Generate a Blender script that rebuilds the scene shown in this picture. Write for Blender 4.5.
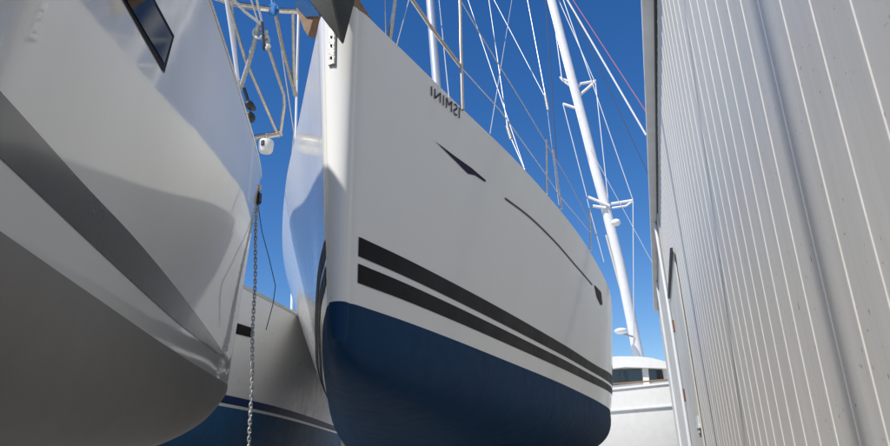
import bpy, bmesh, math, random
from mathutils import Vector, Matrix
random.seed(7)
R = math.radians
# ------------------------------------------------------------------ camera, sky, sun, exposure
for o in list(bpy.data.objects): bpy.data.objects.remove(o)
sc = bpy.context.scene
C = sc.collection
FPX, CX, CY, EYE = 680.0, 445.0, 223.0, 1.55
def unit(v): return Vector(v).normalized()
_up = unit((360-CX, 1700+CY, FPX))
_fy = Vector((659.7-CX, -(453.97-CY), FPX)); _fy = (_fy-_up*_fy.dot(_up)).normalized()
_rx = _fy.cross(_up)
if _rx.x < 0: _rx = -_rx
CAM = Vector((0, 0, EYE))
def camdir(px, py):
    d = Vector((px-CX, -(py-CY), FPX)); return Vector((_rx.dot(d), _fy.dot(d), _up.dot(d))).normalized()
def at(px, py, Y):                       # the world point seen at photo pixel (px, py) at distance Y ahead
    d = camdir(px, py); return CAM+d*(Y/d.y)
cam_d = bpy.data.cameras.new('camera'); cam = bpy.data.objects.new('camera', cam_d); C.objects.link(cam)
right = Vector((_rx.x, _fy.x, _up.x)); upv = Vector((_rx.y, _fy.y, _up.y)); fwd = Vector((_rx.z, _fy.z, _up.z))
m = Matrix((right, upv, -fwd)).transposed().to_4x4(); m.translation = CAM
cam.matrix_world = m
cam_d.sensor_width = 36; cam_d.lens = 36*FPX/890; cam_d.clip_end = 3000; cam_d.clip_start = .05
sc.camera = cam
SUN_DIR = Vector((-.31, -.515, .799)).normalized()
world = bpy.data.worlds.new('World'); sc.world = world; world.use_nodes = True
wn = world.node_tree; bg = wn.nodes['Background']
sky = wn.nodes.new('ShaderNodeTexSky'); sky.sky_type = 'NISHITA'; sky.sun_disc = False
sky.sun_elevation = math.asin(SUN_DIR.z); sky.sun_rotation = math.atan2(SUN_DIR.x, SUN_DIR.y)
sky.air_density = 1.0; sky.dust_density = .3; sky.ozone_density = 3.0
hs = wn.nodes.new('ShaderNodeHueSaturation'); hs.inputs['Saturation'].default_value = 1.33; hs.inputs['Hue'].default_value = .509
wn.links.new(sky.outputs[0], hs.inputs['Color']); wn.links.new(hs.outputs[0], bg.inputs[0]); bg.inputs[1].default_value = .084
sl = bpy.data.lights.new('sun', 'SUN'); sl.energy = 3.6; sl.angle = R(.9); sl.color = (1, .95, .875)
so = bpy.data.objects.new('sun', sl); C.objects.link(so)
so.rotation_euler = SUN_DIR.to_track_quat('Z', 'Y').to_euler()
sc.view_settings.view_transform = 'Standard'; sc.view_settings.look = 'None'
sc.view_settings.exposure = 0.66; sc.view_settings.gamma = 1

# ------------------------------------------------------------------ materials
def mat(name, col, rough=.5, metal=0, noise=0, nscale=3, bump=0, bscale=20, coat=0, spec=None, stain=None):
    mt = bpy.data.materials.new(name); mt.use_nodes = True; nt = mt.node_tree; b = nt.nodes['Principled BSDF']
    b.inputs['Roughness'].default_value = rough; b.inputs['Metallic'].default_value = metal
    b.inputs['Coat Weight'].default_value = coat; b.inputs['Coat Roughness'].default_value = .04
    if spec is not None: b.inputs['Specular IOR Level'].default_value = spec
    b.inputs['Base Color'].default_value = (*col, 1)
    tc = nt.nodes.new('ShaderNodeTexCoord')
    if noise:
        n = nt.nodes.new('ShaderNodeTexNoise'); n.inputs['Scale'].default_value = nscale; n.inputs['Detail'].default_value = 8
        n.inputs['Roughness'].default_value = .62
        nt.links.new(tc.outputs['Object'], n.inputs['Vector'])
        r = nt.nodes.new('ShaderNodeValToRGB'); r.color_ramp.elements[0].position = .3; r.color_ramp.elements[1].position = .72
        r.color_ramp.elements[0].color = (*[c*(1-noise) for c in (stain or col)], 1); r.color_ramp.elements[1].color = (*[min(1, c*(1+noise*.4)) for c in col], 1)
        nt.links.new(n.outputs[0], r.inputs[0]); nt.links.new(r.outputs[0], b.inputs['Base Color'])
        mr = nt.nodes.new('ShaderNodeMapRange'); mr.inputs[3].default_value = rough*1.35; mr.inputs[4].default_value = rough*.8
        nt.links.new(n.outputs[0], mr.inputs[0]); nt.links.new(mr.outputs[0], b.inputs['Roughness'])
    if bump:
        n2 = nt.nodes.new('ShaderNodeTexNoise'); n2.inputs['Scale'].default_value = bscale; n2.inputs['Detail'].default_value = 4
        nt.links.new(tc.outputs['Object'], n2.inputs['Vector'])
        bp = nt.nodes.new('ShaderNodeBump'); bp.inputs['Strength'].default_value = bump; bp.inputs['Distance'].default_value = .02
        nt.links.new(n2.outputs[0], bp.inputs['Height']); nt.links.new(bp.outputs[0], b.inputs['Normal'])
    return mt
def hull_paint(name, col, rough, dirt, scale, coat=.35, wave=.03, var=.4, spec=.5):
    # gelcoat: glossy, with faint run-off streaks and a very slight unfairness of the surface
    mt = mat(name, col, rough, coat=coat, spec=spec); nt = mt.node_tree; b = nt.nodes['Principled BSDF']; tc = nt.nodes['Texture Coordinate']
    mp = nt.nodes.new('ShaderNodeMapping'); mp.inputs['Scale'].default_value = (scale, scale, scale*.22)
    nt.links.new(tc.outputs['Object'], mp.inputs[0])
    n = nt.nodes.new('ShaderNodeTexNoise'); n.inputs['Scale'].default_value = 1; n.inputs['Detail'].default_value = 9; n.inputs['Roughness'].default_value = .6
    nt.links.new(mp.outputs[0], n.inputs['Vector'])
    r = nt.nodes.new('ShaderNodeValToRGB'); r.color_ramp.elements[0].position = .34; r.color_ramp.elements[1].position = .62
    r.color_ramp.elements[0].color = (*dirt, 1); r.color_ramp.elements[1].color = (*col, 1)
    nt.links.new(n.outputs[0], r.inputs[0]); nt.links.new(r.outputs[0], b.inputs['Base Color'])
    n2 = nt.nodes.new('ShaderNodeTexNoise'); n2.inputs['Scale'].default_value = 1.6; n2.inputs['Detail'].default_value = 2
    nt.links.new(tc.outputs['Object'], n2.inputs['Vector'])
    bp = nt.nodes.new('ShaderNodeBump'); bp.inputs['Strength'].default_value = wave; bp.inputs['Distance'].default_value = .05
    nt.links.new(n2.outputs[0], bp.inputs['Height']); nt.links.new(bp.outputs[0], b.inputs['Normal'])
    n3 = nt.nodes.new('ShaderNodeTexNoise'); n3.inputs['Scale'].default_value = 9; n3.inputs['Detail'].default_value = 6
    nt.links.new(tc.outputs['Object'], n3.inputs['Vector'])
    mr = nt.nodes.new('ShaderNodeMapRange'); mr.inputs[1].default_value = .3; mr.inputs[2].default_value = .7
    mr.inputs[3].default_value = rough*(1-var*.7); mr.inputs[4].default_value = rough*(1+var)
    nt.links.new(n3.outputs[0], mr.inputs[0]); nt.links.new(mr.outputs[0], b.inputs['Roughness'])
    return mt
M = {}
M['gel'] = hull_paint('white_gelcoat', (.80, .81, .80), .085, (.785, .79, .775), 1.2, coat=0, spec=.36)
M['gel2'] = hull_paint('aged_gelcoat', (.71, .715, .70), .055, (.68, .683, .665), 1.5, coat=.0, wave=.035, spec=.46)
M['gelfar'] = hull_paint('ivory_gelcoat', (.84, .83, .80), .35, (.82, .81, .775), 1, coat=0)
M['blue'] = hull_paint('blue_antifouling', (.005, .041, .110), .7, (.005, .036, .098), 3, coat=0, wave=.0, var=.1, spec=.16)
M['greybottom'] = hull_paint('grey_antifouling', (.25, .24, .228), .65, (.235, .223, .21), 2, coat=0, wave=0, var=.1, spec=.3)
M['navy'] = mat('navy_vinyl', (.007, .010, .045), .5, spec=.08)
M['bootblue'] = mat('blue_boot_stripe', (.015, .04, .14), .5, spec=.1)
M['turq'] = hull_paint('worn_blue_antifouling', (.02, .10, .22), .6, (.025, .085, .17), 3, coat=0, var=.1, spec=.2)
M['stripe'] = mat('dark_stripe', (.007, .007, .009), .42, spec=.1, noise=.2, nscale=4)
M['greystripe'] = mat('grey_stripe', (.075, .082, .084), .2, coat=.15, noise=.12, nscale=5)
M['steel'] = mat('stainless', (.60, .55, .49), .22, 1, noise=.25, nscale=30)
M['wire'] = mat('wire', (.62, .63, .64), .4, .5, noise=.2, nscale=40)
M['alu'] = mat('white_mast', (.72, .72, .72), .35, .0, noise=.08, nscale=3)
M['aluraw'] = mat('anodised_mast', (.70, .72, .74), .32, .55, noise=.1, nscale=6)
M['galv'] = mat('galvanised', (.50, .50, .48), .48, .85, noise=.35, nscale=60, bump=.3, bscale=150)
M['black'] = mat('black_plastic', (.018, .018, .02), .45, noise=.2, nscale=20)
M['anchor'] = mat('dark_anchor', (.030, .034, .030), .6, 0, noise=.15, nscale=12, bump=.05, bscale=60)
M['rope'] = mat('white_rope', (.62, .60, .55), .85, noise=.2, nscale=60)
M['darkrope'] = mat('dark_rope', (.05, .06, .09), .9)
M['pink'] = mat('pink_halyard', (.45, .16, .22), .8)
M['bluecl'] = mat('blue_lashing', (.02, .16, .42), .7)
M['teak'] = mat('teak', (.24, .15, .085), .7, noise=.3, nscale=25)
M['deck'] = mat('deck_paint', (.62, .62, .58), .6, noise=.1, nscale=8)
M['white'] = mat('white_paint', (.76, .76, .74), .35, noise=.06, nscale=4)
M['glass'] = mat('dark_glass', (.012, .014, .015), .04, coat=1)
M['glass2'] = mat('tinted_glass', (.010, .011, .011), .05, spec=.12, noise=.3, nscale=5)
M['frame'] = mat('window_frame', (.008, .008, .009), .45, spec=.05)
M['rust'] = mat('rust', (.20, .075, .035), .85, noise=.4, nscale=40)
M['concrete'] = mat('yard_concrete', (.37, .35, .315), .9, noise=.25, nscale=1.3, bump=.4, bscale=30)
M['stand'] = mat('red_stand_paint', (.22, .04, .03), .6, noise=.3, nscale=14)
M['timber'] = mat('keel_block', (.26, .18, .11), .85, noise=.35, nscale=12)
M['gutter'] = mat('gutter_sheet', (.60, .62, .64), .5, .1, noise=.12, nscale=2)
M['doorp'] = mat('door_sheet', (.52, .51, .46), .6, spec=.2, noise=.15, nscale=1.2)

def wall_mat():
    mt = mat('shed_panel', (.44, .445, .425), .62, spec=.25, bump=.05, bscale=2.2); nt = mt.node_tree; b = nt.nodes['Principled BSDF']; tc = nt.nodes['Texture Coordinate']
    L = nt.links
    def noise(scale, vec, det=6, ro=.6):
        mp = nt.nodes.new('ShaderNodeMapping'); mp.inputs['Scale'].default_value = vec; L.new(tc.outputs['Object'], mp.inputs[0])
        n = nt.nodes.new('ShaderNodeTexNoise'); n.inputs['Scale'].default_value = scale; n.inputs['Detail'].default_value = det; n.inputs['Roughness'].default_value = ro
        L.new(mp.outputs[0], n.inputs['Vector']); return n
    def ramp(n, p0, p1, c0, c1):
        r = nt.nodes.new('ShaderNodeValToRGB'); e = r.color_ramp.elements; e[0].position = p0; e[1].position = p1
        e[0].color = (*c0, 1); e[1].color = (*c1, 1); L.new(n.outputs[0], r.inputs[0]); return r
    def mix(a, c, f, mode='MULTIPLY'):
        x = nt.nodes.new('ShaderNodeMix'); x.data_type = 'RGBA'; x.blend_type = mode
        x.inputs[0].default_value = f; L.new(a, x.inputs[6]); L.new(c, x.inputs[7]); return x.outputs[2]
    base = ramp(noise(1, (1.2, 1.2, .35)), .3, .7, (.465, .46, .44), (.53, .527, .505))
    streak = ramp(noise(1, (14, 14, .5), 5), .32, .6, (.86, .85, .82), (1, 1, 1))
    fleck = ramp(noise(6, (1, 1.3, .6), 5, .65), .285, .30, (.06, .055, .05), (1, 1, 1))
    fine = ramp(noise(34, (1, 1, .8), 2, .5), .265, .295, (.35, .32, .28), (1, 1, 1))
    c = mix(base.outputs[0], streak.outputs[0], .45); c = mix(c, fleck.outputs[0], 1); c = mix(c, fine.outputs[0], .8)
    L.new(c, b.inputs['Base Color'])
    return mt
M['wall'] = wall_mat()
M['bead'] = mat('panel_joint', (.555, .55, .525), .45, noise=.12, nscale=6)

# ------------------------------------------------------------------ helpers
def link(name, bm, m, parent=None, smooth=True, mods=None):
    me = bpy.data.meshes.new(name); bmesh.ops.recalc_face_normals(bm, faces=bm.faces); bm.to_mesh(me); bm.free()
    if smooth:
        for p in me.polygons: p.use_smooth = True
        me.set_sharp_from_angle(angle=R(38))
    for mm in (m if isinstance(m, (list, tuple)) else [m]): me.materials.append(mm)
    o = bpy.data.objects.new(name, me); C.objects.link(o)
    if parent: o.parent = parent; o.matrix_parent_inverse = Matrix.Translation(-parent.location)
    return o
def thing(name, label, cat, loc=(0, 0, 0), group=None):
    o = bpy.data.objects.new(name, None); C.objects.link(o); o.location = loc; o.empty_display_size = .2
    o['label'] = label; o['category'] = cat
    if group: o['group'] = group
    return o
def tag(o, label, cat, group=None):
    o['label'] = label; o['category'] = cat
    if group: o['group'] = group
    return o
def tube(bm, pts, r, n=10, r2=None, caps=True):
    pts = [Vector(p) for p in pts]; k = len(pts); rings = []; pn = None
    for i, p in enumerate(pts):
        a = pts[max(i-1, 0)]; b = pts[min(i+1, k-1)]; t = (b-a).normalized()
        if pn is None:
            pn = t.orthogonal().normalized()
        pn = (pn-t*pn.dot(t)).normalized(); bn = t.cross(pn)
        rr = r if r2 is None else r+(r2-r)*i/max(1, k-1)
        rings.append([bm.verts.new(p+(pn*math.cos(2*math.pi*j/n)+bn*math.sin(2*math.pi*j/n))*rr) for j in range(n)])
    for i in range(k-1):
        for j in range(n): bm.faces.new((rings[i][j], rings[i][(j+1) % n], rings[i+1][(j+1) % n], rings[i+1][j]))
    if caps: bm.faces.new(rings[0][::-1]); bm.faces.new(rings[-1])
    return bm
def box(bm, x0, x1, y0, y1, z0, z1, M4=None, bev=0):
    g = bmesh.ops.create_cube(bm, size=1)['verts']
    for v in g:
        v.co = Vector((x0+(x1-x0)*(v.co.x+.5), y0+(y1-y0)*(v.co.y+.5), z0+(z1-z0)*(v.co.z+.5)))
    if bev:
        es = {e for v in g for e in v.link_edges}
        g = list({v for f in bmesh.ops.bevel(bm, geom=list(es), offset=bev, segments=2, affect='EDGES')['faces'] for v in f.verts} | {v for v in g if v.is_valid})
    if M4 is not None:
        for v in g: v.co = M4 @ v.co
    return bm
def prism(bm, poly, d):                    # closed polygon of 3D points pushed along vector d
    a = [bm.verts.new(Vector(p)) for p in poly]; b = [bm.verts.new(Vector(p)+d) for p in poly]
    bm.faces.new(a); bm.faces.new(b[::-1]); n = len(a)
    for i in range(n): bm.faces.new((a[i], b[i], b[(i+1) % n], a[(i+1) % n]))
    return bm
def T(pts, r, name, m, parent=None, n=10, r2=None): return link(name, tube(bmesh.new(), pts, r, n, r2), m, parent)
def curve(xs, ys):
    d = [(ys[i+1]-ys[i])/(xs[i+1]-xs[i]) for i in range(len(xs)-1)]
    mm = [d[0]]+[(d[i-1]+d[i])/2 for i in range(1, len(d))]+[d[-1]]
    def f(x):
        x = min(max(x, xs[0]), xs[-1]); i = 0
        while i < len(d)-1 and x >= xs[i+1]: i += 1
        h = xs[i+1]-xs[i]; t = (x-xs[i])/h
        return (2*t**3-3*t*t+1)*ys[i]+(t**3-2*t*t+t)*h*mm[i]+(-2*t**3+3*t*t)*ys[i+1]+(t**3-t*t)*h*mm[i+1]
    return f

# ------------------------------------------------------------------ hulls
class Hull:
    """u = distance aft of the stem, z = height; half-beam curves at deck (D) and waterline (W), keel line K(u)."""
    def __init__(s, P0, ang, aft, us, D, W, ks, K, zw, zd, L, rake=0, port=1.0, ex=1.2, full=.8, bulge=False):
        s.R0 = .055 if bulge else .035
        s.P0 = Vector((P0[0], P0[1], 0)); c, q = math.cos(ang), math.sin(ang)
        s.A = Vector((-q, c, 0))*aft; s.N = Vector((c, q, 0)); s.D = curve(us, D); s.W = curve(us, W); s.K = curve(ks, K)
        s.zw, s.zd, s.L, s.rake, s.port, s.ex, s.full, s.bulge = zw, zd, L, rake, port, ex, full, bulge
    def pf(s, z):                          # port side of the bow is seen flaring a little more
        return 1+(s.port-1)*min(1, max(0, (z-s.zw)/(s.zd-s.zw)))**.55
    def half(s, u, z):
        t = (z-s.zw)/(s.zd-s.zw); uu = u-s.rake*(1-t)
        return s.W(uu)+(s.D(uu)-s.W(uu))*max(t, 0)**(s.ex-(.5*min(1, max(0, uu-3)/5) if s.ex > 1.1 and s.bulge else 0))
    def pt(s, u, z, sg=1, off=0):
        v = s.half(u, z)*(s.pf(z) if sg < 0 else 1)
        p = s.P0+s.A*u+s.N*(sg*v); p.z = z
        if off:
            e = .02; a = s.P0+s.A*(u+e)+s.N*(sg*s.half(u+e, z)); b = s.P0+s.A*(u-e)+s.N*(sg*s.half(max(u-e, 0), z))
            t = (a-b).normalized(); w = Vector((0, 0, 1)); n = t.cross(w)
            if n.dot(s.N)*sg < 0: n = -n
            p += n.normalized()*off
        return p
    def hit(s, px, py):                  # (u, z) where the line of sight through a photo pixel meets the visible side
        d = camdir(px, py)
        def f(t):
            X = CAM+d*t; q = X-s.P0; q.z = 0; return q.dot(s.N)-s.half(q.dot(s.A), X.z)
        t = 1.0
        while t < 20 and f(t)*f(t+.02) > 0: t += .02
        a, b = t, t+.02
        for _ in range(30):
            c = (a+b)/2
            if f(a)*f(c) <= 0: b = c
            else: a = c
        X = CAM+d*a; q = X-s.P0; q.z = 0; return q.dot(s.A), X.z
    def us(s, n=150): return [s.L*(i/n)**1.9 for i in range(n+1)]
    def grid(s, bm, rows, sgs=(1, -1), closed=False):
        for sg in sgs:
            g = [[bm.verts.new(p) for p in r] for r in rows(sg)]
            for i in range(len(g)-1):
                for j in range(len(g[0])-1):
                    try: bm.faces.new((g[i][j], g[i+1][j], g[i+1][j+1], g[i][j+1]))
                    except ValueError: pass
    def topsides(s, z0, z1, n=26, off=0):
        bm = bmesh.new(); R0 = s.R0
        def rows(sg):
            out = []
            for k in range(n+1):
                z = z0+(z1-z0)*k/n; t = (z-s.zw)/(s.zd-s.zw); st = s.rake*(1-t); r = []
                v0 = s.half(st, z)
                for a in range(0, 9):       # rounded stem
                    th = math.pi/2*a/8; v = v0*math.sin(th)*(s.pf(z) if sg < 0 else 1); uu = st-R0*math.cos(th)
                    p = s.P0+s.A*uu+s.N*(sg*v); p.z = z; r.append(p)
                for u in s.us()[1:]:
                    uu = st+u*(s.L-st)/s.L; r.append(s.pt(uu, z, sg))
                out.append(r)
            return out
        s.grid(bm, rows); bmesh.ops.remove_doubles(bm, verts=bm.verts, dist=.0004)
        # transom
        vs = []
        return bm
    def underbody(s, n=22):
        bm = bmesh.new(); R0 = s.R0
        def rows(sg):
            out = []
            for k in range(n+1):
                th = math.pi/2*k/n; r = []
                lst = [(-R0*math.cos(math.pi/2*a/8), math.sin(math.pi/2*a/8)) for a in range(9)]+[(u*(s.L-s.rake)/s.L, 1) for u in s.us()[1:]]
                for du, f in lst:
                    u = s.rake+du; w = s.half(max(u, s.rake), s.zw)*f; zk = min(s.K(u), s.zw-.02)
                    c, q = max(math.cos(th), 0), max(math.sin(th), 0)
                    z = s.zw-(s.zw-zk)*q**s.full; v = w*c**s.full
                    p = s.P0+s.A*u+s.N*(sg*v); p.z = z; r.append(p)
                out.append(r)
            return out
        s.grid(bm, rows); bmesh.ops.remove_doubles(bm, verts=bm.verts, dist=.0004)
        return bm
    def cap(s, name_parts, m, parent):
        """deck sheet with camber"""
        bm = bmesh.new(); g = []
        for u in s.us(70):
            row = []
            for j in range(-6, 7):
                a = s.pt(max(u, 0), s.zd, 1 if j >= 0 else -1)
                c = s.P0+s.A*u; c.z = s.zd; f = abs(j)/6; p = c.lerp(a, f); p.z += .10*(1-f*f)*min(1, u/2)-.002; row.append(bm.verts.new(p))
            g.append(row)
        for i in range(len(g)-1):
            for j in range(12):
                try: bm.faces.new((g[i][j], g[i+1][j], g[i+1][j+1], g[i][j+1]))
                except ValueError: pass
        return link(name_parts, bm, m, parent)
    def transom(s, m, parent):
        bm = bmesh.new(); L = s.L; ring = []
        for k in range(13): ring.append((s.zd-(s.zd-s.zw)*k/12, None))
        pts = [s.pt(L, z, 1) for z, _ in ring]
        zk = min(s.K(L), s.zw-.02); w = s.half(L, s.zw)
        for k in range(1, 12):
            th = math.pi/2*k/12; p = s.P0+s.A*L+s.N*(w*math.cos(th)**s.full); p.z = s.zw-(s.zw-zk)*math.sin(th)**s.full; pts.append(p)
        c = s.P0+s.A*L
        def mir(p):
            q = p-s.P0; v = q.dot(s.N); r = p-s.N*v*(1+s.port); return r
        allp = pts+[Vector((c.x, c.y, zk))]+[mir(p) for p in pts[::-1]]
        bm.faces.new([bm.verts.new(p) for p in allp])
        return link('transom', bm, m, parent, smooth=False)
    def band(s, fz0, fz1, u0, u1, off, sg=1, n=90, thick=.0015):
        """a raised stripe between two height curves"""
        bm = bmesh.new(); g = []
        for i in range(n+1):
            u = u0+(u1-u0)*(i/n)**1.4; z0, z1 = fz0(u), fz1(u); row = []
            for j in range(4):
                row.append(bm.verts.new(s.pt(u, z0+(z1-z0)*j/3, sg, off)))
            g.append(row)
        for i in range(n):
            for j in range(3): bm.faces.new((g[i][j], g[i+1][j], g[i+1][j+1], g[i][j+1]))
        return bm
    def patch(s, poly_uz, off, sg=1, cuts=5):
        bm = bmesh.new(); vs = [bm.verts.new((u, z, 0)) for u, z in poly_uz]; bm.faces.new(vs)
        bmesh.ops.triangulate(bm, faces=bm.faces)
        bmesh.ops.subdivide_edges(bm, edges=bm.edges, cuts=cuts, use_grid_fill=True)
        for v in bm.verts: v.co = s.pt(v.co.x, v.co.y, sg, off)
        return bm

def fin_keel(H, u0, u1, depth, m, parent):
    bm = bmesh.new(); zt = H.K((u0+u1)/2)+.05; n = 14
    def sec(z, ua, ub, th):
        pts = []
        for k in range(2*n):
            a = 2*math.pi*k/(2*n); x = (1-math.cos(a))/2; uu = ua+(ub-ua)*x
            p = H.P0+H.A*uu+H.N*(math.sin(a)*th*(1-x*.6)); p.z = z; pts.append(bm.verts.new(p))
        return pts
    secs = [sec(zt, u0, u1, .13), sec(zt-depth*.8, u0+.35, u1-.05, .10), sec(zt-depth*.85, u0-.15, u1+.35, .20), sec(zt-depth, u0-.05, u1+.3, .19)]
    for a, b in zip(secs, secs[1:]):
        for k in range(2*n): bm.faces.new((a[k], a[(k+1) % (2*n)], b[(k+1) % (2*n)], b[k]))
    bm.faces.new(secs[0]); bm.faces.new(secs[-1][::-1]); return link('keel', bm, m, parent)

def jack_stand(base, top, label):
    t = thing('jack_stand', label, 'boat stand', (base.x, base.y, 0), 'jack stands propping up the hulls')
    b = Vector((base.x, base.y, 0)); h = top.z
    for k in range(3):
        a = 2*math.pi*k/3+.4; T([b+Vector((math.cos(a)*.42, math.sin(a)*.42, .03)), b+Vector((0, 0, h*.62))], .022, 'leg', M['stand'], t)
    T([b+Vector((0, 0, h*.45)), Vector((top.x, top.y, top.z-.06))], .02, 'screw', M['galv'], t)
    d = (top-b); bm = box(bmesh.new(), -.14, .14, -.14, .14, -.03, .0, Matrix.Translation(top)@d.to_track_quat('Z', 'Y').to_matrix().to_4x4()@Matrix.Translation((0, 0, -.03)), .008)
    link('pad', bm, M['timber'], t)
    return t

def keel_blocks(H, u, zt, label):
    bm = bmesh.new(); c = H.P0+H.A*u; rot = Matrix.Translation((c.x, c.y, 0))@Matrix.Rotation(math.atan2(H.A.y, H.A.x), 4, 'Z')
    k = max(1, int(zt/.2)); hh = (zt-.006)/k
    for i in range(k):
        if i % 2: box(bm, -.35, -.1, -.5, .5, i*hh+.003, (i+1)*hh-.003, rot, .008); box(bm, .1, .35, -.5, .5, i*hh+.003, (i+1)*hh-.003, rot, .008)
        else: box(bm, -.6, .6, -.4, -.12, i*hh+.003, (i+1)*hh-.003, rot, .008); box(bm, -.6, .6, .12, .4, i*hh+.003, (i+1)*hh-.003, rot, .008)
    return tag(link('keel_blocks', bm, M['timber'], None), label, 'timber blocks', 'timber blocks under the keels')

# ------------------------------------------------------------------ setting: ground, shed
bm = bmesh.new(); bmesh.ops.create_grid(bm, x_segments=60, y_segments=60, size=900)
g = link('ground', bm, M['concrete'], None, smooth=False); g['kind'] = 'structure'

XW, YEND, ZE = .85, 33.0, 7.87
shed = thing('storage_shed', 'long pale grey metal clad shed wall with vertical joints, right of the boats', 'building', (XW, 10, 0))
bm = bmesh.new(); PITCH = .397; y0 = 2.715-PITCH*10; ny = int((14.0-y0)/PITCH)
# cladding: pans between the joints, each very slightly dished so the light breaks along the wall
def cladding(ya, yb):
    bm = bmesh.new(); rows = []
    zs = [ZE*k/40 for k in range(41)]
    ys = []
    y = ya
    while y < yb-.001:
        for f in (.04, .35, .65, .96): ys.append((y+PITCH*f, .0012 if f in (.35, .65) else 0))
        y += PITCH
    for z in zs:
        r = []
        for i, (yy, dx) in enumerate(ys):
            w = .003*math.sin(yy*1.1+z*.4)+.002*math.sin(z*1.3+yy*.6)
            r.append(bm.verts.new((XW+dx+w, yy, z)))
        rows.append(r)
    for a, b in zip(rows, rows[1:]):
        for j in range(len(ys)-1): bm.faces.new((a[j], a[j+1], b[j+1], b[j]))
    return bm
link('wall_cladding', cladding(y0, YEND-.2), M['wall'], shed)
bm = bmesh.new(); y = y0; i = 0
while y < YEND-.3:
    i += 1; jit = .0025*math.sin(i*7.3)
    pts = [(XW-.004+.003*math.sin(y*1.1+ZE*k/20*.4)+.002*math.sin(ZE*k/20*1.3+y*.6), y+jit, ZE*k/20) for k in range(21)]
    prev = None
    for p in pts:
        q = [bm.verts.new((p[0]+.012, p[1]-.0085, p[2])), bm.verts.new((p[0]-.0015, p[1]-.006, p[2])), bm.verts.new((p[0]-.0015, p[1]+.006, p[2])), bm.verts.new((p[0]+.012, p[1]+.0085, p[2]))]
        if prev:
            for a in range(3): bm.faces.new((prev[a], prev[a+1], q[a+1], q[a]))
        prev = q
    y += PITCH
link('panel_joints', bm, M['bead'], shed, smooth=False)
bm = bmesh.new(); box(bm, XW+.03, XW+9, y0, YEND-.2, 0, ZE-.02); link('wall_core', bm, M['gutter'], shed, smooth=False)
bm = bmesh.new(); box(bm, XW-.01, XW+9.1, YEND-.2, YEND-.1, 0, ZE-.02); link('end_wall', bm, M['doorp'], shed, smooth=False)
# eaves: flat soffit sheet with a folded gutter edge and a black strip standing for the shaded gap behind it
bm = bmesh.new(); box(bm, XW-.21, XW-.035, y0-.3, YEND+.1, ZE+.01, ZE+.15, bev=.006)
link('gutter', bm, M['gutter'], shed)
bm = bmesh.new(); prism(bm, [(XW-.12, y0-.3, ZE+.15), (XW+4.6, y0-.3, ZE+1.3), (XW+9.4, y0-.3, ZE+.15)], Vector((0, YEND-y0+.4, 0)))
link('roof', bm, M['gutter'], shed, smooth=False)
bm = bmesh.new(); box(bm, XW-.034, XW+.02, y0, YEND-.1, ZE-.05, ZE+.1); link('eave_gap_shade', bm, M['black'], shed, smooth=False)
# sliding door with head rail, hinges and latch
bm = bmesh.new(); box(bm, XW-.045, XW-.014, 14.1, 18.55, .05, 5.45, bev=.005); dr = link('door', bm, M['doorp'], shed)
bm = bmesh.new(); box(bm, XW-.10, XW-.046, 13.9, 18.5, 5.38, 5.46); link('head_rail', bm, M['black'], dr)
for z in (4.66, 2.92):
    bm = bmesh.new(); box(bm, XW-.085, XW-.046, 18.38, 18.52, z-.16, z+.14); link('hinge', bm, M['rust'], dr)
bm = bmesh.new()
box(bm, XW-.075, XW-.046, 14.2, 14.9, 1.9, 2.2); box(bm, XW-.09, XW-.046, 14.12, 14.97, 1.98, 2.03)
link('latch', bm, M['gutter'], dr)
bm = bmesh.new(); box(bm, XW-.035, XW-.012, 18.6, 32.9, .02, ZE-.06); link('smooth_panel', bm, M['doorp'], shed)
pipe = T([(XW-.09, 19.6, ZE), (XW-.09, 19.2, 5), (XW-.09, 18.9, 0.02)], .045, 'downpipe', M['gutter'], shed)
T([(XW-.07, 27.0, ZE), (XW-.07, 27.0, .02)], .05, 'downpipe', M['gutter'], shed)

# ------------------------------------------------------------------ main yacht
AL = R(10)
Nv = Vector((math.cos(AL), math.sin(AL), 0))
p0 = Vector((-1.24, 2.69, 0))-Nv*.02
US = [0, .03, .15, .45, 1.05, 2.05, 3.8, 5.1, 6.8, 8.5, 10, 12, 13.2]
HM = Hull(p0, AL, 1, US,
          [.085, .105, .152, .265, .487, .86, 1.41, 1.74, 2.10, 2.32, 2.36, 2.25, 2.0],
          [.045, .062, .105, .205, .38, .65, 1.11, 1.42, 1.80, 2.11, 2.2, 1.98, 1.6],
          [-.04, .1, .35, .8, 1.6, 3, 5, 8, 11, 13.2], [2.06, 1.98, 1.92, 1.87, 1.80, 1.68, 1.55, 1.45, 1.66, 1.98], 2.23, 3.76, 13.2, port=1.17, full=.66, bulge=True)
yacht = thing('sailing_yacht', 'central white sailing yacht with two dark stripes and blue bottom, bow towards camera', 'sailing yacht', (p0.x, p0.y, 0), 'yachts laid up in the yard')
link('topsides', HM.topsides(2.23, 3.76, 28), M['gel'], yacht)
link('underbody', HM.underbody(), M['blue'], yacht)
HM.cap('deck', M['deck'], yacht); HM.transom(M['gel'], yacht)
fin_keel(HM, 4.7, 6.6, 1.18, M['blue'], yacht)
rise = curve([0, 2, 4, 6, 7.6, 13.2], [0, .03, .05, .08, .15, .25])
rise2 = curve([0, 2, 4, 6, 7.6, 13.2], [0, .02, .04, .07, .11, .2])
for sg in (1, -1):
    link('upper_stripe', HM.band(lambda u: 2.455+rise2(u), lambda u: 2.548+rise(u), .045, 13.1, .003, sg), M['stripe'], yacht)
    link('lower_stripe', HM.band(lambda u: 2.33+rise2(u), lambda u: 2.42+rise2(u), .045, 13.1, .003, sg), M['stripe'], yacht)
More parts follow.
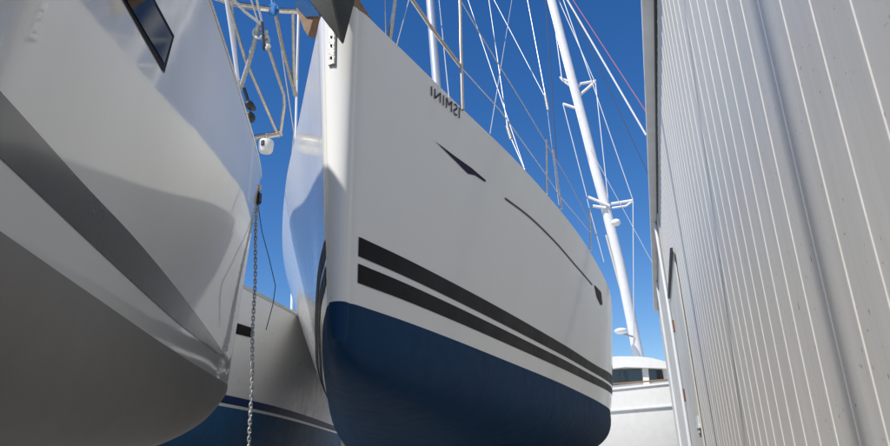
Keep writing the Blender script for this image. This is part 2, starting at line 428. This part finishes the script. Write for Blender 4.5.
# toe rail
def toe(H, z, m, parent, r=.018, u0=0, off=0):
    for sg in (1, -1):
        pts = [H.pt(u, H.zd, sg)+Vector((0, 0, z))-H.N*sg*off for u in H.us(60) if u >= u0]
        T(pts, r, 'toe_rail', m, parent, 8)
toe(HM, .004, M['gel'], yacht, .012, .1, .035)
# long slot recess and hull window on the visible side
gl = [HM.hit(*p) for p in ((504.6, 198.4), (528, 216), (554, 241), (574.5, 264.5), (592, 285))]
fz = curve([a for a, _ in gl], [b for _, b in gl])
link('rubbing_strip', HM.band(lambda u: fz(u)-.008, lambda u: fz(u)+.008, gl[0][0], gl[-1][0], .005), M['black'], yacht)
wn_ = [(5.2, 3.485), (5.75, 3.515), (5.95, 3.40), (5.85, 3.365), (5.5, 3.39)]
wp = link('hull_window', HM.patch(wn_, .008, cuts=7), M['frame'], yacht)  # flat matt black stands in for the shade inside the deep window recess
# swallow-shaped decal
arrow = [(434.8, 141.4), (452, 154.5), (471, 168), (485.5, 180.5), (485, 182.2), (475, 175.6), (467.5, 173.8), (459, 165), (444, 150.2)]
link('arrow_decal', HM.patch([HM.hit(*p) for p in arrow], .004), M['navy'], yacht)
# name, reversed as the photograph shows it
def lettering(txt, H, corners, m, parent):
    cu = bpy.data.curves.new('name', 'FONT'); cu.body = txt; cu.size = 1; cu.offset = .0; cu.space_character = 1.16
    o = bpy.data.objects.new('tmp', cu); C.objects.link(o); bpy.context.view_layer.update()
    me = o.evaluated_get(bpy.context.evaluated_depsgraph_get()).to_mesh(); bm = bmesh.new(); bm.from_mesh(me)
    bpy.data.objects.remove(o)
    x0 = min(v.co.x for v in bm.verts); x1 = max(v.co.x for v in bm.verts); z0 = min(v.co.y for v in bm.verts); z1 = max(v.co.y for v in bm.verts)
    bl, br, tl, tr = corners
    bmesh.ops.subdivide_edges(bm, edges=bm.edges, cuts=1)
    for v in bm.verts:
        a = 1-(v.co.x-x0)/(x1-x0); b = (v.co.y-z0)/(z1-z0)     # mirrored left to right
        u = (bl[0]*(1-a)+br[0]*a)*(1-b)+(tl[0]*(1-a)+tr[0]*a)*b; z = (bl[1]*(1-a)+br[1]*a)*(1-b)+(tl[1]*(1-a)+tr[1]*a)*b
        v.co = H.pt(u, z, 1, .006)
    return link('name_lettering', bm, m, parent, smooth=False)
lettering('ISMINI', HM, [HM.hit(*p) for p in ((430.5, 96), (459, 119), (430.5, 86), (459.5, 107.5))], M['navy'], yacht)
# stem plate with three bolts
bm = bmesh.new(); cst = HM.P0-HM.A*.056-HM.N*.035
frame_ = Matrix((HM.N, Vector((0, 0, 1)), -HM.A)).transposed().to_4x4(); frame_.translation = Vector((cst.x, cst.y, 3.52))
frame_ = frame_@Matrix.Rotation(R(-22), 4, 'Y')
box(bm, -.019, .019, -.11, .11, -.006, .006, frame_, .003); pl = link('stem_plate', bm, M['galv'], yacht)
for zz in (-.07, 0, .05):
    if 1:
        bm = bmesh.new()
        g_ = bmesh.ops.create_cone(bm, cap_ends=True, segments=14, radius1=.007, radius2=.005, depth=.006)['verts']
        for v in g_: v.co = frame_@(v.co+Vector((0, zz, .009)))
        link('bolt', bm, M['black'], pl)
# coachroof
bm = bmesh.new(); ring = []
for u, w, h in ((3.0, .35, .02), (3.8, .75, .26), (6.5, 1.1, .36), (8.3, 1.15, .40), (8.6, 1.1, .02)):
    c = HM.P0+HM.A*u; ring.append([bm.verts.new((c+HM.N*(w*f)).to_tuple()[:2]+(3.84+h*k,)) for f, k in ((-1.08, 0), (-1, .8), (-.6, 1), (0, 1.08), (.6, 1), (1, .8), (1.08, 0))])
for a, b in zip(ring, ring[1:]):
    for j in range(6): bm.faces.new((a[j], a[j+1], b[j+1], b[j]))
link('coachroof', bm, M['deck'], yacht)
# mast and rigging of the main yacht
mu = 4.25; mb = HM.P0+HM.A*mu
mtop = at(421, -480, 7.6)
mbase = at(439, 108, mb.y); 
dirm = (at(430, 0, mb.y-.02)-at(437, 90, mb.y)).normalized()
foot = at(437, 90, mb.y)-dirm*((at(437, 90, mb.y).z-4.1)/dirm.z); head = foot+dirm*14.2
mast = T([foot, head], .052, 'mast', M['aluraw'], yacht, 20)
def wire(a, b, name='stay', r=.004, m=None, parent=None): return T([a, b], r, name, m or M['wire'], parent or yacht, 6)
bow = HM.P0+HM.A*.05+Vector((0, 0, 3.80))
# pulpit and stanchions
def rail_pt(u, h, inb=.07): 
    p = HM.pt(u, 3.76, 1)-HM.N*inb; p.z += h; return p
def fitline(p1, p2, za, zb):
    pass
post1 = [at(389, 47, 3.04), at(395, -4, 3.10)]
T([at(388.5, 48, 3.06), at(392, 22, 3.02), at(398.5, -30, 2.98)], .0125, 'pulpit_post', M['steel'], yacht)
T([at(462.5, 110, 3.66), at(460.5, 40, 3.70), at(459.5, -20, 3.74)], .0125, 'stanchion', M['steel'], yacht)
T([at(404, -12, 3.0), at(430, 26, 3.28), at(461, 67, 3.69)], .0125, 'pulpit_rail', M['steel'], yacht)
T([at(461, 67, 3.69), at(500, 110, 4.4), at(545, 173, 5.6), at(560, 196, 6.2), at(590, 232, 7.5)], .004, 'lifeline', M['wire'], yacht, 6)
T([at(458, -4, 3.72), at(480, 34, 3.9), at(523, 104, 4.7), at(567, 178, 6.0), at(597, 236, 7.5)], .004, 'lifeline', M['wire'], yacht, 6)
for (a, b, Y) in (((546.7, 194), (546.2, 140), 5.75), ((561.5, 209), (553, 150), 6.2), ((591, 250), (589.5, 208), 8.0)):
    T([at(*a, Y), at(*b, Y)], .011, 'stanchion', M['steel'], yacht)
for a, b, Y, Z, r in (((385, 0), (386, 43), 2.9, 3.0, .003), ((409, 0), (395, 52), 3.1, 3.15, .003), ((439, 0), (449, 98), 6.0, 3.6, .004)):
    T([at(*a, Y), at(*b, Z)], r, 'stay', M['wire'], yacht, 6)
for a, b, Y, Z, r in (((488, -6), (508, 131), 5.6, 4.9, .0045), ((508, 131), (525, 170), 4.9, 4.8, .006), ((512.5, -4), (490, 134), 6.5, 4.0, .004),
                      ((492, -4), (546, 99), 6.2, 5.9, .0045), ((526, -8), (546, 99), 6.4, 5.9, .005), ((546, 99), (559, 205), 5.9, 6.0, .0045),
                      ((464, -12), (524, 167), 5.3, 4.8, .004), ((546, -6), (596, 187), 9.0, 8.5, .004)):
    T([at(*a, Y), at(*b, Z)], r*.75, 'shroud', M['wire'], yacht, 6)
for p, q, Y in (((507, 126), (511, 139), 4.88), ((545, 95), (548, 110), 5.9)):
    T([at(*p, Y), at(*q, Y)], .014, 'turnbuckle', M['galv'], yacht)
T([at(545.5, -6, 8.3), at(547, 24, 8.2), at(552, 90, 8.0), at(556.5, 161, 8.0)], .006, 'halyard', M['darkrope'], yacht, 6)

# bow roller and anchor
bm = bmesh.new(); 
prism(bm, [at(338, -2, 2.62), at(352, 14, 2.80), at(368, 33, 2.98), at(372, 20, 3.02), at(352, -12, 2.78)], Vector((-.05, .10, .05)))
link('bow_roller', bm, M['teak'], yacht)
anc = thing('anchor', 'dark grey plough anchor hanging point down over the white bow', 'anchor', at(335, -30, 2.45))
bm = bmesh.new()
tip = at(343.5, 46, 2.40); la = at(306, -3, 2.36); ra = at(357, -6, 2.52); lb = at(300, -42, 2.34); rb = at(362, -50, 2.55); mid = at(334, -30, 2.62); mid2 = at(341, 20, 2.50)
v = [bm.verts.new(p) for p in (tip, la, lb, mid, rb, ra, mid2)]
fr = [at(330, -10, 2.33), at(331, -45, 2.36)]
w = [bm.verts.new(p) for p in fr]
for f in ((v[0], v[1], w[0]), (v[1], v[2], w[1], w[0]), (v[0], w[0], v[5]), (w[0], w[1], v[4], v[5]), (v[0], v[6], v[1]), (v[1], v[6], v[3], v[2]), (v[0], v[5], v[6]), (v[5], v[4], v[3], v[6]), (v[2], v[3], v[4], w[1])):
    bm.faces.new(f)
bmesh.ops.bevel(bm, geom=bm.edges[:], offset=.004, segments=2, affect='EDGES')
link('fluke', bm, M['anchor'], anc)
bm = bmesh.new(); tube(bm, [at(332, -20, 2.45), at(338, -70, 2.6), at(372, -60, 2.95)], .022, 10); link('shank', bm, M['anchor'], anc)
# white bow fitting seen left of the anchor
bm = bmesh.new(); prism(bm, [at(298, -4, 2.95), at(318, 11, 2.84), at(319, 16, 2.84), at(306, 17, 2.93), at(294, 6, 3.02)], Vector((.0, .05, .02)))
link('fairlead', bm, M['steel'], yacht)
bm = bmesh.new(); prism(bm, [at(296, 8, 3.0), at(314, 16, 2.9), at(308, 36, 2.93), at(304, 30, 2.95)], Vector((.02, .04, .0)))
link('roller_cheek', bm, M['teak'], yacht)

# ------------------------------------------------------------------ left yacht (bow pointing away)
HL = Hull((-3.0, 4.72, 0), R(8.5), -1,
          [0, .03, .12, .3, .6, 1.1, 1.7, 2.7, 3.7, 5, 7, 9, 12, 14],
          [.02, .045, .085, .15, .245, .385, .55, .81, 1.075, 1.39, 1.75, 1.95, 1.95, 1.6],
          [.02, .04, .065, .11, .19, .32, .485, .775, 1.06, 1.36, 1.68, 1.8, 1.7, 1.2],
          [.3, .45, .6, .75, 1.0, 1.4, 2.4, 4, 7, 11, 14], [2.12, 2.02, 1.93, 1.86, 1.78, 1.69, 1.58, 1.50, 1.45, 1.6, 1.9], 2.15, 3.9, 14.0, rake=.36, full=.85)
ly = thing('sailing_yacht', 'white yacht with one grey stripe and brown grey bottom at the left edge', 'sailing yacht', (-3.0, 4.72, 0), 'yachts laid up in the yard')
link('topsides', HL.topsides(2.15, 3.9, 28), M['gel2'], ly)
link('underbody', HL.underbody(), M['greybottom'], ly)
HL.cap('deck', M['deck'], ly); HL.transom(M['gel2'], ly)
fin_keel(HL, 5.4, 7.6, 1.25, M['greybottom'], ly)
def hcurve(px_, z0, uend, zend):
    h = sorted(HL.hit(*p) for p in px_); n = 3     # least-squares parabola: a fair line
    A_ = [[sum(a**(i+j) for a, _ in h) for j in range(n)] for i in range(n)]; B_ = [sum(b*a**i for a, b in h) for i in range(n)]
    q = Matrix(A_).inverted() @ Vector(B_); f = lambda u: q[0]+q[1]*u+q[2]*u*u
    us_ = [.35, .8, 1.3, 1.8, 2.3, 2.8, 3.3]
    return curve(us_+[5, uend], [f(u) for u in us_]+[f(3.3)+.03, zend])
zt_ = hcurve([(2, 106), (49, 148), (118, 220), (152, 260.5), (187, 301), (208, 331)], 2.27, 14, 2.6)
zb_ = hcurve([(2, 165), (49, 202), (71, 220), (101, 253), (152, 303.5), (202, 341.5)], 2.235, 14, 2.42)
for sg in (1, -1):
    link('hull_stripe', HL.band(lambda u: zb_(u), lambda u: zt_(u), .6, 13.9, .003, sg), M['greystripe'], ly)
toe(HL, .012, M['steel'], ly, .02, .02, .01)
wo = [HL.hit(*p) for p in ((163.5, 73.5), (173.5, 36), (155, 2), (123, 2))]
def mixp(a, b, t): return (a[0]+(b[0]-a[0])*t, a[1]+(b[1]-a[1])*t)
far_t = (wo[2][0]+1.6, wo[2][1]+.02); far_b = (wo[3][0]+1.5, wo[3][1]+.0)
wpoly = [wo[0], wo[1], wo[2], far_t, far_b, wo[3]]
wf = link('hull_window', HL.patch(wpoly, .004), M['frame'], ly)
cu = sum(p[0] for p in wpoly)/6; cz = sum(p[1] for p in wpoly)/6
inner = [(wo[0][0]+.035, wo[0][1]+.03), (wo[1][0]+.035, wo[1][1]-.03), (wo[2][0], wo[2][1]-.025), (far_t[0]-.05, far_t[1]-.025), (far_b[0]-.05, far_b[1]+.014), (wo[3][0], wo[3][1]+.014)]
link('pane', HL.patch(inner, .008), M['glass2'], wf)

def ltube(pts, r, name, m): return T([at(*p) for p in pts], r, name, m, ly)
ltube([(205, -6, 3.9), (240, 5, 4.1), (280, 10.5, 4.35), (316, 12, 4.5)], .026, 'pulpit_rail', M['steel'])
ltube([(226, -3, 3.9), (231, 30, 4.0), (238, 80, 4.15)], .016, 'pulpit_post', M['alu'])
ltube([(229, 5, 4.0), (245, 59, 4.3), (279, 137, 4.85)], .014, 'pulpit_brace', M['steel'])
ltube([(267, 44, 4.4), (284, 95, 4.65), (284.5, 105, 4.7), (280, 136, 4.85)], .015, 'pulpit_brace', M['steel'])
ltube([(252, 138, 4.62), (281, 133.5, 4.86)], .026, 'bow_platform', M['steel'])
ltube([(273, 2, 4.35), (283, 50, 4.6), (296, 97, 4.85)], .018, 'stanchion', M['steel'])
ltube([(293, 10, 4.4), (294.5, 95, 4.85)], .016, 'stanchion', M['steel'])
ltube([(259, 24, 4.2), (249, 62, 4.3), (240, 90, 4.35)], .02, 'forestay_fitting', M['galv'])
ltube([(299.5, 14, 4.5), (297, 80, 4.85)], .005, 'stay', M['rope'])
ltube([(281, 47, 4.6), (294, 133, 4.9), (287, 205, 5.2)], .005, 'stay', M['rope'])
ltube([(230, -4, 3.95), (245, 12, 4.1), (262, 25, 4.2)], .012, 'mooring_rope', M['rope'])
ltube([(256, -4, 4.1), (262, 22, 4.2)], .01, 'mooring_rope', M['rope'])
ltube([(250, -4, 4.0), (258, 22, 4.15)], .007, 'mooring_rope', M['rope'])
ltube([(271, -4, 4.35), (273.5, 10, 4.33)], .012, 'mooring_rope', M['bluecl'])
# rope knot and open loop
bm = bmesh.new(); pts = []
for k in range(70):
    a = k*.55; pts.append(at(266+4.0*math.sin(a)*math.cos(a*.37), 40+7*math.sin(a*.61)+2*math.cos(a), 4.28+.03*math.sin(a*1.3)))
tube(bm, pts, .012, 8); link('knot', bm, M['rope'], ly)
bm = bmesh.new(); pts = [at(258.5+5.0*math.cos(t)*1.0, 33+5*math.sin(t), 4.22) for t in [R(40+k*14) for k in range(20)]]
tube(bm, pts, .012, 8); link('rope_loop', bm, M['rope'], ly)
bm = bmesh.new(); pts = [at(273.5+4.6*math.cos(k*.7)*math.cos(k*.21), 10+5*math.sin(k*.7), 4.3+.03*math.sin(k*.5)) for k in range(45)]
tube(bm, pts, .014, 8); link('lashing', bm, M['bluecl'], ly)
ltube([(262, 22, 4.19), (264, 50, 4.25)], .012, 'mooring_rope', M['darkrope'])
# black winch motor shape on the side of the bow
def lump(cx, cy, Y, rx, ry, rz, name, m, parent, seed=1, sub=3, amp=.12):
    bm = bmesh.new(); bmesh.ops.create_icosphere(bm, subdivisions=sub, radius=1); rnd = random.Random(seed); ph = [rnd.uniform(0, 6) for _ in range(6)]
    c = at(cx, cy, Y)
    for v in bm.verts:
        n = 1+amp*(math.sin(v.co.x*3+ph[0])+math.sin(v.co.y*4+ph[1])+math.sin(v.co.z*5+ph[2]))/2
        v.co = Vector((v.co.x*rx*n, v.co.y*ry*n, v.co.z*rz*n))+c
    return link(name, bm, m, parent)
w1 = lump(250.5, 106, 4.35, .035, .06, .04, 'windlass', M['black'], ly, 3)
w2 = lump(251, 117, 4.37, .028, .05, .045, 'windlass', M['black'], ly, 5)
ltube([(244, 88, 4.3), (249, 104, 4.35)], .014, 'cable', M['black'])
lm = HL.P0+HL.A*6.15; T([Vector((lm.x, lm.y, 3.95)), Vector((lm.x, lm.y, 21))], .042, 'mast', M['alu'], ly, 20)
fs = HL.P0+HL.A*.25; T([Vector((fs.x, fs.y, 4.0)), Vector((fs.x, fs.y, 4.0)).lerp(Vector((lm.x, lm.y, 20.5)), .12)], .012, 'forestay', M['wire'], ly)
T([Vector((fs.x, fs.y, 4.0)).lerp(Vector((lm.x, lm.y, 20.5)), .12), Vector((lm.x, lm.y, 20.5))], .045, 'furled_headsail', M['alu'], ly, 14, .03)
# navigation light hanging under the platform
c = at(266, 147, 4.72); bm = bmesh.new()
nav = thing('navigation_light', 'small off-white navigation lamp under the pulpit beam of the left yacht', 'lamp', c)
pr = [(0, .062), (.012, .066), (.055, .064), (.09, .058), (.105, .05), (.112, .03)]
ring = []
for h, r_ in pr:
    ring.append([bm.verts.new(c+Vector((math.cos(2*math.pi*k/24)*r_, math.sin(2*math.pi*k/24)*r_, .055-h))) for k in range(24)])
for a, b in zip(ring, ring[1:]):
    for k in range(24): bm.faces.new((a[k], a[(k+1) % 24], b[(k+1) % 24], b[k]))
bm.faces.new(ring[0]); bm.faces.new(ring[-1][::-1]); link('housing', bm, M['white'], nav)
bm = bmesh.new(); box(bm, -.012, .02, -.07, -.055, -.015, .035, Matrix.Translation(c), .003); link('lens', bm, M['black'], nav)
T([c+Vector((0, 0, .05)), c+Vector((0, 0, .10))], .012, 'bracket', M['galv'], nav)
# hook block and chain
hk = thing('chain_hook', 'black and silver chain snubber hook at the bow tip of the left yacht', 'hook', at(257.5, 195, 4.62))
bm = bmesh.new(); cc = at(257.8, 198, 4.62); box(bm, -.026, .026, -.03, .03, -.055, .05, Matrix.Translation(cc), .012); link('body', bm, M['black'], hk)
bm = bmesh.new(); cc2 = at(259, 188, 4.60); box(bm, -.016, .016, -.02, .02, -.03, .035, Matrix.Translation(cc2), .01); link('shackle', bm, M['steel'], hk)
bm = bmesh.new(); top = at(257, 206, 4.62); bot = Vector((top.x+.0, top.y, .03)); bot = top+(at(249.5, 446, 4.62)-top).normalized()*(top.z/max(.1, -((at(249.5, 446, 4.62)-top).normalized().z)))*.985
nl = 62; 
dirc = (bot-top); Lc = dirc.length; dirc.normalize(); pitch = .030; nl = int(Lc/pitch)
side = dirc.orthogonal().normalized(); sid2 = dirc.cross(side)
for i in range(nl):
    ce = top+dirc*(pitch*(i+.5)); sway = .004*math.sin(i*.23); ce = ce+side*sway
    s_ = side if i % 2 else sid2; an = random.uniform(-.25, .25); s_ = (s_*math.cos(an)+dirc.cross(s_)*math.sin(an)).normalized()
    Lh, Wh, rr, ns, nr = .0225, .0105, .0042, 14, 6
    loops = []
    path = []
    for k in range(ns):
        a = 2*math.pi*k/ns; x = math.cos(a)*Wh; y_ = math.sin(a)*Wh+(Lh-Wh)*(1 if math.sin(a) > 0 else -1)*(1 if abs(math.sin(a)) > .01 else 0)
        path.append((ce+s_*x+dirc*y_))
    nrm = s_.cross(dirc)
    for k in range(ns):
        t_ = (path[(k+1) % ns]-path[k-1]).normalized(); b_ = t_.cross(nrm)
        loops.append([bm.verts.new(path[k]+(nrm*math.cos(2*math.pi*j/nr)+b_*math.sin(2*math.pi*j/nr))*rr) for j in range(nr)])
    for k in range(ns):
        for j in range(nr): bm.faces.new((loops[k][j], loops[(k+1) % ns][j], loops[(k+1) % ns][(j+1) % nr], loops[k][(j+1) % nr]))
tag(link('anchor_chain', bm, M['galv']), 'galvanised link chain hanging from the bow of the left yacht', 'chain')
T([at(258, 205, 4.66), at(262, 232, 4.7), at(269, 258, 4.72), at(275.5, 286, 4.7), at(273, 304, 4.7), at(266, 330, 4.7)], .0035, 'lanyard', M['darkrope'], hk, 6)

# ------------------------------------------------------------------ middle yacht behind
HB = Hull((-7.35, 16.35, 0), R(8.5), -1,
          [0, .1, .5, 1.2, 2.4, 4.0, 5.4, 7.2, 9.0, 10.5, 12], [.03, .08, .26, .55, .95, 1.28, 1.42, 1.46, 1.42, 1.35, 1.2],
          [.02, .05, .1, .2, .38, .62, .82, 1.02, 1.10, 1.08, .9], [.8, 1.0, 2.5, 4, 7, 10, 12], [2.15, 1.55, 1.4, 1.3, 1.25, 1.45, 1.85], 2.30, 3.65, 12.0, rake=.8)
by = thing('sailing_yacht', 'ivory yacht with navy boot stripe seen in the gap behind the hanging chain', 'sailing yacht', (-7.3, 16, 0), 'yachts laid up in the yard')
link('topsides', HB.topsides(2.30, 3.65, 20), M['gelfar'], by)
link('underbody', HB.underbody(), M['turq'], by)
HB.cap('deck', M['deck'], by); HB.transom(M['gelfar'], by); fin_keel(HB, 5.5, 7.2, 1.3, M['turq'], by)
for sg in (1, -1):
    link('boot_stripe', HB.band(lambda u: 2.335, lambda u: 2.43, .85, 11.9, .003, sg), M['bootblue'], by)
toe(HB, .015, M['deck'], by, .03, .05, .01)
pw = [HB.hit(*p) for p in ((233, 322), (252, 328), (252, 338), (232, 333))]
link('portlight', HB.patch(pw, .01), M['frame'], by)
mbp = HB.P0+HB.A*5.0
for k, (px, py) in enumerate(((312, 322), (318, 326), (325, 329), (330, 331))):
    c = at(px, py, 10.2); bm = bmesh.new(); box(bm, c.x-.05, c.x+.05, c.y-.08, c.y+.08, c.z-.05, c.z+.08, bev=.01); link('deck_fitting', bm, M['galv'], by)
T([at(291.3, 330, 12.4), at(300.2, -60, 12.4)], .03, 'mast', M['alu'], by, 14)
bm = bmesh.new(); ring = []
for u, w, h in ((4.0, .35, .02), (4.8, .6, .28), (7.5, .8, .36), (9.0, .85, .38), (9.2, .8, .02)):
    c = HB.P0+HB.A*u; ring.append([bm.verts.new((c+HB.N*(w*f)).to_tuple()[:2]+(3.70+h*k,)) for f, k in ((-1.08, 0), (-1, .8), (-.6, 1), (0, 1.08), (.6, 1), (1, .8), (1.08, 0))])
for a, b in zip(ring, ring[1:]):
    for j in range(6): bm.faces.new((a[j], a[j+1], b[j+1], b[j]))
link('coachroof', bm, M['deck'], by)

# ------------------------------------------------------------------ far boat with cabin and tall mast, beyond the end of the shed
YF = 35.0
fb = thing('motor_sailer', 'far white boat with dark cabin windows and tall mast, beside the shed end', 'boat', (-1, YF+2, 0))
def F(px, py, Y=YF): return at(px, py, Y)
gl0 = F(600, 390); gl1 = F(690, 380.3)
bm = bmesh.new(); rows = []
prof = [(0, 0), (.06, -.9), (.16, -1.9), (.45, -2.9), (1.6, -3.7)]
xs = [-12, -9, -6, -3, -1.5, 0, 1.5, 3, 5.5, 7.0]
for x in xs:
    zt = gl0.z+(gl1.z-gl0.z)*(x-gl0.x)/(gl1.x-gl0.x); tp = 1 if x < 3 else 1+(x-3)*.45
    rows.append([bm.verts.new((x, YF+d+(tp-1)*1.2, zt+dz)) for d, dz in prof]+[bm.verts.new((x, YF+6-d-(tp-1)*1.2, zt+dz)) for d, dz in prof[::-1]])
for a, b in zip(rows, rows[1:]):
    n = len(a)
    for j in range(n): bm.faces.new((a[j], b[j], b[(j+1) % n], a[(j+1) % n]))
bm.faces.new(rows[0]); bm.faces.new(rows[-1][::-1])
link('hull', bm, M['white'], fb)
a, b = F(596, 411.5), F(692, 403.5); bm = bmesh.new(); prism(bm, [a+Vector((0, .0, 0)), b, b+Vector((0, 0, -.06)), a+Vector((0, 0, -.06))], Vector((0, .5, 0)))
link('rub_rail', bm, M['gutter'], fb)
a, b = F(596, 389.5), F(690, 379.6); bm = bmesh.new(); prism(bm, [a+Vector((0, -.06, .0)), b+Vector((0, -.06, 0)), b+Vector((0, -.06, -.10)), a+Vector((0, -.06, -.10))], Vector((0, .5, 0)))
link('gunwale', bm, M['white'], fb)
a, b = F(605, 384.5), F(690, 377.5); T([a+Vector((0, .1, 0)), b+Vector((0, .1, 0))], .04, 'grab_rail', M['teak'], fb)
def slab(pts, dep, name, m, parent=fb, Y=YF+.4): 
    bm = bmesh.new(); prism(bm, [F(x, y, Y) for x, y in pts], Vector((0, dep, 0))); return link(name, bm, m, parent, smooth=False)
slab([(606, 357.5), (618, 356.2), (640, 356.4), (652, 358), (668, 362), (672, 368.5), (645, 367.5), (625, 367), (606, 369)], 4.2, 'cabin_roof', M['white'], Y=YF+.3)
slab([(606, 368), (670, 366), (672, 384), (606, 389)], 3.2, 'cabin', M['white'], Y=YF+.9)
slab([(612, 370), (641, 368.5), (642.5, 382), (612, 385.5)], .1, 'window', M['glass'], Y=YF+.82)
slab([(649, 369.5), (662, 369.5), (664, 380), (650, 381.5)], .1, 'window', M['glass'], Y=YF+.82)
slab([(642, 366), (648, 366), (649.5, 384), (643.5, 384.5)], .2, 'pillar', M['white'], Y=YF+.6)
fm = T([F(639.5, 362, YF+3), F(630.5, 316, YF+2.8), F(620, 265, YF+2.6), F(604, 201, YF+2.3), F(594.5, 167, YF+2.2), F(583, 121, YF+2), F(574, 87, YF+1.8), F(551.5, 0, YF+1.4), F(522, -115, YF+1)], .285, 'mast', M['alu'], fb, 20, .26)
T([F(644, 362, YF+2.9), F(624, 275, YF+2.5)], .03, 'halyard', M['pink'], fb, 8)
T([F(637, 350, YF+2.9), F(606, 235, YF+2.3)], .05, 'halyard', M['rope'], fb, 8)
for L_ in ([(579, 93), (562, 80), (560, 77)], [(580, 95), (595, 82)], [(575, 108), (563, 104)], [(611, 204), (633, 200.5)], [(612, 208), (626, 206), (633, 201)],
           [(610, 206), (588, 197)], [(606, 208), (593, 206)], [(580, 86), (562, 79)], [(580, 84), (596, 81)]):
    T([F(x, y, YF+2) for x, y in L_], .085 if len(L_) < 3 else .06, 'spreader', M['alu'], fb, 10)
def fst(a, b, r=.045, m='wire', name='stay', ya=YF+1.8, yb=YF+1.8): T([F(*a, ya), F(*b, yb)], r*.65, name, M[m], fb, 6)
fst((565, -4), (646, 135), .085, 'alu', 'backstay'); fst((569, -6), (650, 118), .04, 'pink', 'halyard')
fst((556, -6), (595, 82)); fst((595.5, 83), (608, 198)); fst((562, -4), (633, 200)); fst((633, 201), (634, 345)); fst((563, 104), (587, 197))
fst((566, -4), (650, 178), .03, 'darkrope'); fst((587, 199), (604, 262)); fst((551, -4), (562, 80))
fst((591, 150), (652, 262), .028)
bm = bmesh.new(); bmesh.ops.create_uvsphere(bm, u_segments=20, v_segments=12, radius=1, matrix=Matrix.Translation(F(616, 222.5, YF+1.9))@Matrix.Diagonal((.26, .26, .2, 1))); link('radome', bm, M['white'], fb)
bm = bmesh.new(); bmesh.ops.create_uvsphere(bm, u_segments=20, v_segments=12, radius=1, matrix=Matrix.Translation(F(621, 331, YF+2))@Matrix.Diagonal((.36, .36, .16, 1))); link('radome', bm, M['white'], fb)
T([F(620, 333, YF+2), F(634, 337, YF+2.6)], .05, 'bracket', M['galv'], fb)
for x in (-8, -3, 2): 
    bm = bmesh.new(); box(bm, x-.3, x+.3, YF+2, YF+4, .01, .95, bev=.02); tag(link('keel_blocks', bm, M['timber']), {-8: 'leftmost', -3: 'middle', 2: 'rightmost'}[x]+' of the timber blocks under the far white boat', 'timber blocks', 'timber blocks under the far boat')

# low dry hills far beyond the yard
bm = bmesh.new(); rnd = random.Random(4); n = 140; ring = []
for k in range(n):
    a = math.pi*(.02+.96*k/(n-1)); h = 34+14*math.sin(a*5)+9*math.sin(a*13+1)+5*math.sin(a*31+2)
    c, q = math.cos(a), math.sin(a)
    ring.append([bm.verts.new((c*r_, q*r_, max(-1, h*f+(rnd.random()-.5)*3*(f > 0)))) for r_, f in ((700, -.1), (735, .35), (780, .8), (830, 1), (880, .6))])
for a, b in zip(ring, ring[1:]):
    for j in range(4): bm.faces.new((a[j], b[j], b[j+1], a[j+1]))
hl = link('hills', bm, mat('dry_scrub', (.075, .085, .055), .95, noise=.5, nscale=.03)); hl['kind'] = 'structure'

# ------------------------------------------------------------------ what the hulls stand on
def stands(H, us_, who, fr=.78):
    for u in us_:
        for sg in (1, -1):
            wh = ('shed-side ' if sg > 0 else 'outer-side ')+('forward' if u == us_[0] else 'aft')
            p = H.P0+H.A*u+H.N*(sg*H.half(u, H.zw)*fr); th = math.acos(min(1, fr**(1/H.full))); zk = H.K(u); top = Vector((p.x, p.y, H.zw-(H.zw-zk)*math.sin(th)**H.full-.01))
            q = H.P0+H.A*u+H.N*(sg*(H.half(u, H.zw)*fr+.45))
            jack_stand(Vector((q.x, q.y, 0)), top, wh+' red boat stand with timber pad under the '+who)
stands(HM, (3.6, 10.2), 'yacht with two dark stripes', .42); stands(HL, (5.2, 9.5), 'left yacht with the grey stripe'); stands(HB, (4.4, 8.6), 'middle ivory yacht')
keel_blocks(HM, 5.7, HM.K(5.65)+.05-1.18, 'timber blocks under the keel of the yacht with two dark stripes')
keel_blocks(HL, 6.5, HL.K(6.5)+.05-1.25, 'timber blocks under the keel of the left yacht with the grey stripe')
keel_blocks(HB, 6.4, HB.K(6.35)+.05-1.3, 'timber blocks under the keel of the middle ivory yacht')
